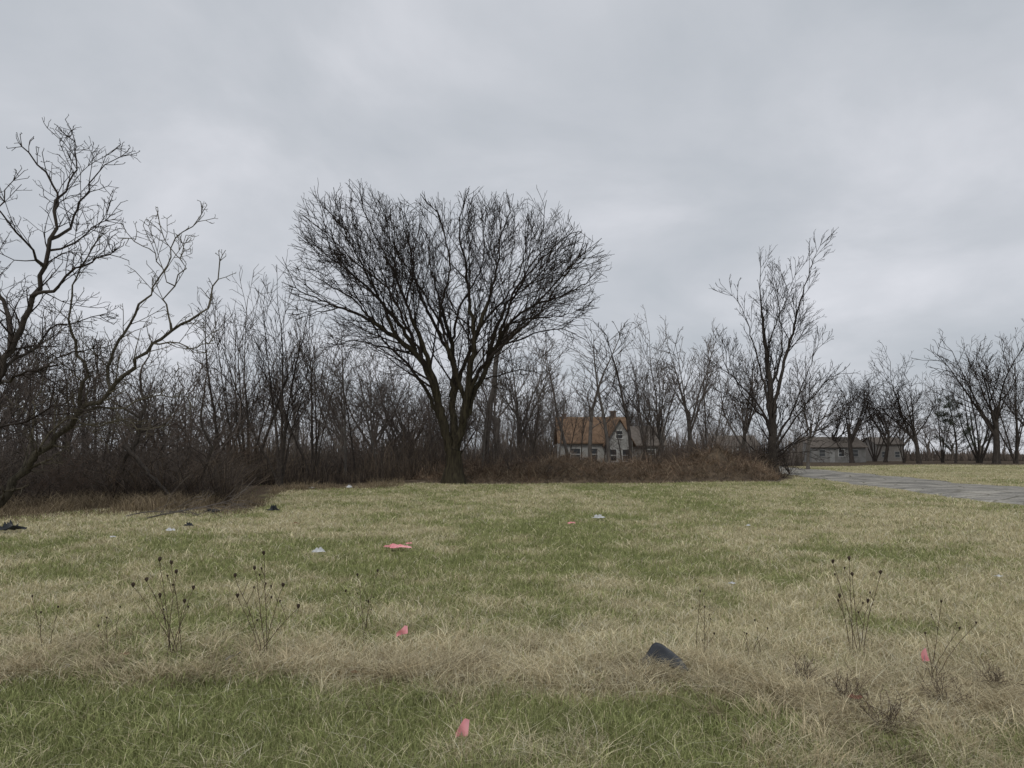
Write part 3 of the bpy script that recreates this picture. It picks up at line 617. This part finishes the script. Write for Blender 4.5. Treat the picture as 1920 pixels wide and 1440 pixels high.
M_white=siding('white_siding',(.6,.6,.58)); M_grey=siding('grey_siding',(.3,.295,.285)); M_brick=nmat('wall_dull',(.18,.165,.15),(.25,.235,.215),4)
M_roofo=nmat('roof_rusty',(.135,.09,.06),(.22,.148,.1),2.5,.95,.3,spec=.05); M_roofd=nmat('roof_dark',(.11,.095,.082),(.165,.145,.128),3,.95,.3,spec=.05)
M_trim=nmat('trim_white',(.5,.5,.48),(.64,.64,.62),3); M_trimg=nmat('trim_grey',(.25,.25,.24),(.33,.33,.32),3); M_glass=nmat('window_glass',(.03,.032,.035),(.06,.065,.07),2,.15,0,2,.5); M_chim=nmat('chimney_brick',(.12,.08,.06),(.22,.16,.13),12)
def window(par,x0,x1,z0,z1,y,tm=None):
    f=MB(); w=.09
    f.box(x0-w,x1+w,y-.06,y-.003,z1,z1+w); f.box(x0-w,x1+w,y-.08,y-.003,z0-w,z0); f.box(x0-w,x0,y-.06,y-.003,z0,z1); f.box(x1,x1+w,y-.06,y-.003,z0,z1)
    zm=(z0+z1)/2; f.box(x0,x1,y-.05,y-.003,zm-.03,zm+.03)
    fo=f.build('window',tm or M_trim,par); g_=MB(); g_.box(x0,x1,y-.03,y-.004,z0,zm-.03); g_.box(x0,x1,y-.03,y-.004,zm+.03,z1); g_.build('pane',M_glass,fo)
def gable_x(par,x0,x1,y0,y1,ze,zr,mw,mr,ov=.35,name='wall'):
    ym=(y0+y1)/2; m=MB(); m.box(x0,x1,y0,y1,-.1,ze); m.build(name,mw,par)
    for xx in (x0,x1-.12):
        gb=MB(); gb.slab([(xx,y0,ze+.002),(xx,y1,ze+.002),(xx,ym,zr-.05)],(.12,0,0)); gb.build('gable',mw,par)
    r=MB(); s=(zr-ze)/(ym-y0)
    for sg in(-1,1):
        yo=(y0 if sg<0 else y1)+sg*ov; zo=ze-s*ov+.05
        r.slab([(x0-ov,yo,zo),(x1+ov,yo,zo),(x1+ov,ym,zr+.05),(x0-ov,ym,zr+.05)],(0,0,.12))
    return r.build('roof',mr,par)
def gable_y(par,x0,x1,y0,y1,ze,zr,mw,mr,ov=.3):
    xm=(x0+x1)/2; m=MB(); m.slab([(x0,y0,-.1),(x1,y0,-.1),(x1,y0,ze),(xm,y0,zr-.05),(x0,y0,ze)],(0,y1-y0,0)); m.build('wall',mw,par)
    r=MB(); s=(zr-ze)/(xm-x0)
    for sg in(-1,1):
        xo=(x0 if sg<0 else x1)+sg*ov; zo=ze-s*ov
        r.slab([(xo,y0-ov,zo),(xm,y0-ov,zr),(xm,y1,zr),(xo,y1,zo)],(0,0,.12))
    return r.build('roof',mr,par)
def house_at(px,Y,name,label):
    o=empty(name,gY(px,Y)); tag(o,label,'house'); return o
h=house_at(1052,74,'house','white house with rusty brown roof half hidden behind bare trees')
rf=gable_x(h,0,6.7,0,6,2.8,5.2,M_white,M_roofo)
c=MB(); c.box(.3,.75,2.7,3.2,5.1,5.6); c.box(.25,.8,2.65,3.25,5.6,5.7); c.build('chimney',M_chim,rf)
c=MB(); c.box(5.4,5.95,3.3,3.9,5.05,5.9); c.box(5.34,6.01,3.24,3.96,5.9,6.02); c.build('chimney',M_chim,rf)
gable_y(h,4.4,6.9,-1.2,2.4,2.8,4.9,M_white,M_roofo)
window(h,5.3,5.9,3.1,3.8,-1.2); window(h,5.9,6.5,.9,2.0,-1.2); window(h,4.7,5.3,.9,2.0,-1.2); window(h,1.0,1.9,1.0,2.1,0); window(h,2.9,3.6,1.0,2.1,0)
h=house_at(1187,82,'house','low dark roofed house adjoining the right of the white house'); gable_x(h,0,3.4,0,5,2.6,4.5,M_brick,M_roofd); window(h,1.5,2.4,1,2,0)
h=house_at(1522,132,'house','low grey house with dark roof beyond the far lawn'); rf=gable_x(h,0,9.6,0,8,2.7,4.4,M_grey,M_roofd)
window(h,4.8,5.8,1.1,2.2,0); window(h,1.4,2.4,1.1,2.2,0,M_trimg); window(h,7.2,8.2,1.1,2.2,0,M_trimg)
d=MB(); d.box(3.2,4.1,-.05,-.003,0,2.1); d.build('door',M_trimg,h)
h=house_at(1645,150,'house','dull two storey house between far trees across the lawn'); rf=gable_x(h,0,5.4,0,7,3.4,4.7,M_brick,M_roofd)
window(h,1,1.9,.8,1.9,0,M_trimg); window(h,3.6,4.5,.8,1.9,0,M_trimg)
h=house_at(1352,120,'house','pale low house glimpsed through the trees left of the street tree'); gable_x(h,0,6,0,6,2.7,4.3,M_white,M_roofd); window(h,2,3,1,2,0)
# ---------------------------------------------------------------- evergreen
M_ever=colmat('needles',.9); ev=empty('evergreen_tree',gY(1792,119)); tag(ev,'dark green evergreen among bare trees on the far lawn','evergreen tree')
t=T(); t.add((0,0,-.1),-1,.25); rnd=random.Random(2)
grow(t,0,(.05,0,1),9.6,.22,0,[dict(seg=.6,wig=.03,up=.05,n=30,t0=.15,ang=66,rat=.32,rmin=.03,tap=.85,rr=.35),dict(seg=.5,wig=.1,up=.03,n=3,t0=0.3,ang=40,rat=.4,rmin=.02),dict(seg=.4,wig=.1,up=.03,n=0,t0=0.3,ang=40,rat=.4,rmin=.02)],rnd)
tubes(t,[True]*len(t.P),5,'trunk',M_bark,ev)
n=6000; P_=np.array([t.P[i] for i in range(len(t.P)) if t.lev[i]>=1]); pick=RS.randint(0,len(P_),n)
Bn=P_[pick]+RS.randn(n,3)*np.array([.2,.2,.15])
cb=np.array([.07,.082,.056])*RS.uniform(.5,1.5,(n,1)); eb=ribbons('needles',Bn,RS.uniform(.08,.2,n),RS.uniform(.04,.09,n),RS.rand(n)*6.283,RS.uniform(.5,2.5,n),cb,M_ever)
eb.parent=ev; eb.name='crown'
# ---------------------------------------------------------------- small things
def crumple(name,px,py,w,dep,hgt,mat,label,cat,seed,rz=0.,parent=None,lift=.03):
    rs=np.random.RandomState(seed); R_,A_=7,22; L=rs.rand(A_); V=[(0,0,hgt*.5)]; Fc=[]; ph=rs.rand(3)*6
    for i in range(1,R_+1):
        for j in range(A_):
            a=2*math.pi*j/A_; f=i/R_; o_=.4+.6*L[j]; x=math.cos(a)*f*o_*w*.5*1.25; y=math.sin(a)*f*o_*dep*.5*1.25
            z=hgt*(.25+.75*abs(math.sin(a*1.5+ph[0]+f*4))*abs(math.cos(f*3+ph[1])))*(.4+.7*rs.rand())
            V.append((x+rs.randn()*w*.02,y,z*(1-.5*f)))
    for j in range(A_): Fc.append((0,1+j,1+(j+1)%A_))
    for i in range(R_-1):
        for j in range(A_):
            a=1+i*A_+j; b_=1+i*A_+(j+1)%A_; Fc.append((a,a+A_,b_+A_)); Fc.append((a,b_+A_,b_))
    o=mesh_py(name,V,Fc,mat); p=gp(px,py); o.location=(p[0],p[1],p[2]+lift); o.rotation_euler=(0,0,rz); tag(o,label,cat); return o
M_pink=nmat('pink_plastic',(.74,.26,.29),(.9,.46,.48),12,.6); M_wt=nmat('white_trash',(.5,.51,.52),(.72,.73,.74),15,.5); M_blk=nmat('black_plastic',(.010,.012,.015),(.03,.034,.04),12,.42,0,6,.4)
M_leaf=nmat('dead_leaf',(.16,.09,.05),(.3,.19,.11),20); M_rk=nmat('stone',(.25,.24,.22),(.42,.4,.37),20); M_wire=nmat('wire',(.3,.3,.3),(.4,.4,.4),5,.5)
crumple('plastic_sheet',744,1028,.46,.32,.11,M_pink,'crumpled pink plastic sheet lying mid meadow','litter',1,lift=.05)
crumple('plastic_scrap',767,1022,.14,.12,.05,M_pink,'small pink scrap just right of the crumpled pink sheet','litter',2,lift=.07)
crumple('plastic_scrap',1071,986,.2,.15,.07,M_pink,'small pink scrap beyond the meadow centre near white paper','litter',3,lift=.06)
crumple('paper_scrap',1122,974,.3,.18,.12,M_wt,'white crumpled paper near the right of the meadow centre','litter',4,lift=.06)
crumple('paper_scrap',597,1041,.2,.16,.11,M_wt,'white crumpled bag left of the pink plastic sheet','litter',5,lift=.05)
crumple('paper_scrap',318,1009,.17,.12,.1,M_wt,'small white scrap beside the dark rubbish on the left','litter',6,lift=.06)
crumple('paper_scrap',1372,1099,.09,.07,.04,M_wt,'small white scrap in the greener grass on the right','litter',7,lift=.06)
crumple('paper_scrap',1403,987,.1,.08,.06,M_wt,'tiny white speck of litter far right of centre','litter',8,lift=.06)
crumple('paper_scrap',1873,1093,.11,.06,.04,M_wt,'small white scrap near the right edge of the meadow','litter',9,lift=.06)
crumple('paper_scrap',211,1022,.1,.08,.05,M_wt,'tiny pale scrap at the far left of the meadow','litter',10,lift=.06)
crumple('paper_scrap',655,915,.35,.25,.18,M_wt,'pale rubbish at the edge of the woods left of the big tree','litter',21)
crumple('paper_scrap',585,918,.25,.2,.15,M_wt,'pale rubbish under the many stemmed trees','litter',22)
crumple('plastic_scrap',354,997,.22,.16,.11,M_blk,'small black scrap right of a white scrap on the left','litter',11,lift=.05)
crumple('plastic_scrap',400,963,.4,.3,.2,M_blk,'black rubbish at the front of the left thicket','litter',12)
crumple('plastic_scrap',512,958,.36,.3,.22,M_blk,'black rubbish right of the left thicket','litter',13)
crumple('plastic_scrap',16,1002,.6,.4,.26,M_blk,'black rubbish at the left edge beneath the leaning trees','litter',14)
crumple('dead_leaf',555,985,.2,.12,.04,M_leaf,'tan leaf litter below the black rubbish','leaf',15,lift=.05)
crumple('dead_leaf',665,1287,.07,.05,.025,M_leaf,'curled brown leaf in the green grass front left of centre','leaf',16,lift=.05)
crumple('dead_leaf',236,1247,.08,.05,.03,M_leaf,'tan leaf at the foot of the left weed stalks','leaf',17,lift=.06)
crumple('stone',125,1264,.05,.05,.04,M_rk,'small pale stone in the grass at front left','stone',18,lift=.04)
crumple('brick_fragment',1605,1342,.09,.06,.04,nmat('brick_red',(.2,.1,.07),(.32,.18,.13),20),'reddish brown fragment in dry grass at lower right','brick',19,lift=.09)
p=gp(422,1260); V=[];n=10
for i in range(n):
    u=i/(n-1); V+=[(u*.10,u*.02,.06+u*.055+.01*math.sin(u*6)),(u*.10+.004,u*.02+.03*math.sin(math.pi*u)+.004,.05+u*.05)]
o=mesh_py('paper_strip',V,[(2*i,2*i+1,2*i+3,2*i+2) for i in range(n-1)],M_wt,smooth=True); o.location=p; tag(o,'thin pale curled strip standing in grass at front left','litter')
def flag(px,py,w,hh,label,rz,shape):
    p=gp(px,py); o=empty('marker_flag',p); tag(o,label,'marker flag'); o.rotation_euler=(0,0,rz)
    m=MB(); m.box(-.0015,.0015,-.0015,.0015,-.02,hh); m.build('stem',M_wire,o)
    nu,nv=8,8; V=[];Fc=[]
    for i in range(nu+1):
        for j in range(nv+1):
            u,v=i/nu,j/nv; lo,hi=shape(u); z=hh*(lo+(hi-lo)*v); V.append((.002+(u-.5)*w,.018*math.sin(u*5+v*2)+.02*u*v-.006,z))
    for i in range(nu):
        for j in range(nv): a=i*(nv+1)+j; Fc.append((a,a+1,a+nv+2,a+nv+1))
    mesh_py('flag',V,Fc,M_pink,o,True)
flag(753,1222,.09,.2,'pink marker flag in dry grass left of centre',.2,lambda u:(.45+.15*u,.6+.4*u if u<.85 else .85))
flag(865,1412,.075,.135,'pink marker flag closest to the camera in green grass',-.1,lambda u:(.18+.15*u,.35+.6*min(1,u*1.5) if u<.75 else .95-.5*(u-.75)))
flag(1735,1262,.042,.2,'narrow pink marker flag in dry grass at the right',.3,lambda u:(.45+.1*u,.8+.2*math.sin(u*3)))
# black curved plastic panel
p=gp(1245,1262); V=[];nu,nv=20,8; Fc=[]; prof=[(0,.012),(.12,.025),(.22,.06),(.36,.125),(.46,.135),(.62,.118),(.8,.085),(1,.035)]
for i in range(nu+1):
    for j in range(nv+1):
        u,v=i/nu,j/nv; top=float(np.interp(u,[a for a,_ in prof],[b_ for _,b_ in prof]))
        x=-.155+.31*u-.02*v; y=-.02+.15*v*v+.05*math.cos(math.pi*u)*(1-v)+.02*math.sin(u*5)
        V.append((x,y,top*v*(1-.12*math.sin(u*9)*v*.3)))
for i in range(nu):
    for j in range(nv): a=i*(nv+1)+j; Fc.append((a,a+nv+1,a+nv+2,a+1))
o=mesh_py('plastic_fragment',V,Fc,M_blk,smooth=True); o.location=(p[0],p[1]-.05,p[2]+.05); sm=o.modifiers.new('s','SOLIDIFY'); sm.thickness=.006
tag(o,'curved black plastic panel fragment lying in the dry grass strip','litter')
rnd=random.Random(8)
for i,(px,py,L,a,lb) in enumerate([(265,978,2.2,.35,'long grey fallen branch in front of the left thicket'),(300,968,1.9,.6,'shorter grey fallen branch leaning toward the thicket'),(235,972,1.6,.1,'thin grey fallen branch left of the longer ones')]):
    p=gp(px,py); t=T(); t.add((p[0],p[1],.05),-1,.02); grow(t,0,nrm((math.cos(a),math.sin(a),.2)),L,.02,0,[dict(seg=.2,wig=.07,up=-.02,n=9,t0=.15,ang=35,rat=.5,rmin=.008,rr=.6),dict(seg=.2,wig=.1,up=-.02,n=3,t0=.2,ang=35,rat=.5,rmin=.006),dict(seg=.2,wig=.1,up=0,n=0,t0=.2,ang=35,rat=.5,rmin=.005)],rnd)
    o=finish(t,'fallen_branch',p,.012,M_barkg,M_twigg,5,3); tag(o,lb,'branch')
# weed stalks
M_stk=nmat('weed_stalk',(.075,.055,.038),(.14,.105,.07),10); M_head=nmat('seed_head',(.035,.026,.02),(.08,.058,.042),40)
def weed(px,py,tops,label,r=.0030,head=.017,spread=.08,name='wild_carrot_plant'):
    p=gp(px,py); o=empty(name,p); tag(o,label,'weed'); rn=random.Random(int(px*7+py)); t=T(); Y=p[1]
    heads=[]
    for (tx,ty) in tops:
        q=at(tx,ty,Y+rn.uniform(-.12,.12)); bx=rn.gauss(0,spread*.5); by=rn.gauss(0,spread*.5)
        r0=t.add((bx,by,0),-1,r*1.2); ex_,ey_,ez_=q[0]-p[0],q[1]-p[1],q[2]-p[2]; n=9; cur=r0
        for s in range(1,n+1):
            u=s/n; cur=t.add((bx+(ex_-bx)*u**1.4+rn.gauss(0,.003),by+(ey_-by)*u,ez_*u),cur,r*(1.1-.45*u),True)
            if s in(4,5,6,7) and rn.random()<.45:
                sd=rn.choice([-1,1]); c2=cur; l=rn.uniform(.05,.13); pp=t.P[cur]
                for w_ in range(1,4): c2=t.add((pp[0]+sd*l*.45*w_/3,pp[1]+rn.gauss(0,.01),pp[2]+l*w_/3*1.1),c2,r*.6,w_>1)
                if rn.random()<.5: heads.append((t.P[c2],.6))
        heads.append((t.P[cur],1.))
    tubes(t,[True]*len(t.P),4,'stem',M_stk,o)
    for (hp,sc) in heads:
        V=[];Fc=[];A_=10; prof=[(.12,-.3),(.5,.15),(.85,.7),(.9,1.3),(.6,1.75),(.25,1.5)]
        for (rr_,z) in prof:
            for j in range(A_):
                a=j*2*math.pi/A_; k2=head*sc*(1+.25*rn.uniform(-1,1)); V.append((hp[0]+math.cos(a)*rr_*k2*.8,hp[1]+math.sin(a)*rr_*k2*.8,hp[2]+z*head*sc*(1+.12*rn.uniform(-1,1))))
        for i in range(len(prof)-1):
            for j in range(A_): a=i*A_+j; b_=i*A_+(j+1)%A_; Fc.append((a,b_,b_+A_,a+A_))
        mesh_py('seed_head',V,Fc,M_head,o)
weed(320,1245,[(299,1052),(321,1058),(330,1075),(275,1090),(250,1100),(362,1105),(345,1130),(300,1120)],'tallest clump of dried seed head stalks at the left')
weed(490,1245,[(478,1068),(494,1040),(440,1082),(445,1120),(530,1100),(560,1140)],'dried seed head stalks second clump from the left')
weed(690,1215,[(670,1080),(708,1072),(648,1110),(690,1130)],'faint thin dried stalks above the left pink flag',r=.0022,head=.012)
weed(1605,1225,[(1562,1056),(1592,1050),(1597,1080),(1652,1076),(1628,1130),(1575,1120)],'dried seed head stalks in the right foreground')
weed(1310,1235,[(1312,1110),(1322,1140),(1340,1190)],'few thin dried stalks beside the black plastic panel',r=.0022,head=.01)
weed(1760,1290,[(1765,1130),(1735,1190),(1800,1180),(1830,1170)],'thin branching dried weed near the right pink flag',r=.0025,head=.01)
weed(90,1225,[(75,1150),(60,1120),(110,1140)],'short dried stalks near the left edge',r=.0022,head=.01)
weed(1420,1240,[(1415,1165),(1440,1180),(1400,1190)],'short thin dried stalks right of the black plastic panel',r=.002,head=.009)
weed(205,1240,[(200,1160),(225,1140),(185,1175)],'low dried stalks between the edge weeds and tallest clump',r=.002,head=.009)
rnd=random.Random(21)
for px,py,h_,lb in [(1660,1385,.24,'low dark twiggy weed at the lower right'),(1585,1330,.22,'small brown twiggy weed left of the reddish fragment'),(1770,1330,.24,'brown twiggy weed among dry grass near the right edge'),(1500,1290,.2,'brown twiggy weed below right of the black panel'),(1870,1300,.22,'brown twiggy weed at the right edge of the dry strip')]:
    t=T(); t.add((0,0,0),-1,.004)
    for s in range(16):
        a=rnd.uniform(0,6.28); tl=rnd.uniform(.2,1.3); grow(t,0,nrm((math.cos(a)*tl,math.sin(a)*tl,1)),h_*rnd.uniform(.6,1.2),.0024,0,[dict(seg=.03,wig=.1,up=.02,n=6,t0=.2,ang=40,rat=.4,rmin=.0013),dict(seg=.03,wig=.15,up=.02,n=2,t0=.2,ang=40,rat=.4,rmin=.0011),dict(seg=.03,wig=.15,up=.02,n=0,t0=.2,ang=40,rat=.4,rmin=.001)],rnd)
    o=empty('twiggy_weed',gp(px,py)); tubes(t,[True]*len(t.P),3,'stem',M_red,o); tag(o,lb,'weed')
# ---------------------------------------------------------------- world, sun, camera
w=bpy.data.worlds.new('World'); S.world=w; w.use_nodes=True; nt=w.node_tree; N=nt.nodes; Lk=nt.links; bg=N['Background']; bg.inputs['Strength'].default_value=.1
sk=N.new('ShaderNodeTexSky'); sk.sky_type='NISHITA'; sk.sun_disc=False; sk.sun_elevation=math.radians(48); sk.sun_rotation=math.radians(200)
tc=N.new('ShaderNodeTexCoord'); sp=N.new('ShaderNodeSeparateXYZ'); Lk.new(tc.outputs['Generated'],sp.inputs[0])
def mth(op,a,b_=None,c=None):
    m=N.new('ShaderNodeMath'); m.operation=op
    for i,v in enumerate((a,b_,c)):
        if v is None: continue
        if isinstance(v,(int,float)): m.inputs[i].default_value=v
        else: Lk.new(v,m.inputs[i])
    return m.outputs[0]
zc=mth('ADD',mth('MAXIMUM',sp.outputs['Z'],0.0),.34); cx=N.new('ShaderNodeCombineXYZ'); Lk.new(mth('DIVIDE',sp.outputs['X'],zc),cx.inputs[0]); Lk.new(mth('DIVIDE',sp.outputs['Y'],zc),cx.inputs[1])
nz=N.new('ShaderNodeTexNoise'); nz.inputs['Scale'].default_value=1.9; nz.inputs['Detail'].default_value=7; nz.inputs['Roughness'].default_value=.52; nz.inputs['Distortion'].default_value=.35; Lk.new(cx.outputs[0],nz.inputs['Vector'])
r=N.new('ShaderNodeValToRGB'); e=r.color_ramp.elements; e[0].position=.28; e[0].color=(.47,.505,.55,1); e[1].position=.74; e[1].color=(.75,.76,.81,1); q=e.new(.5); q.color=(.57,.595,.64,1); Lk.new(nz.outputs['Fac'],r.inputs[0])
sc=N.new('ShaderNodeVectorMath'); sc.operation='SCALE'; sc.inputs['Scale'].default_value=10.; Lk.new(r.outputs[0],sc.inputs[0])
mx=N.new('ShaderNodeMix'); mx.data_type='RGBA'; mx.inputs[0].default_value=.96; Lk.new(sk.outputs[0],mx.inputs[6]); Lk.new(sc.outputs[0],mx.inputs[7]); Lk.new(mx.outputs[2],bg.inputs['Color'])
sl=bpy.data.lights.new('Sun','SUN'); sl.energy=1.0; sl.angle=math.radians(25); sl.color=(1,.96,.88); so=bpy.data.objects.new('Sun',sl); COL.objects.link(so)
so.rotation_euler=(math.radians(42),0,math.radians(-20))
cd=bpy.data.cameras.new('Camera'); cd.sensor_width=36; cd.lens=F/1920*36; cd.clip_end=3000; cam=bpy.data.objects.new('Camera',cd); COL.objects.link(cam)
cam.location=(0,0,CH); cam.rotation_euler=(math.radians(90)+PIT,0,0); S.camera=cam
S.view_settings.view_transform='Standard'; S.view_settings.look='None'; S.view_settings.exposure=0
for v in VAR.values():
    if not v[2]:
        for c in list(v[0].children): bpy.data.objects.remove(c)
        bpy.data.objects.remove(v[0])
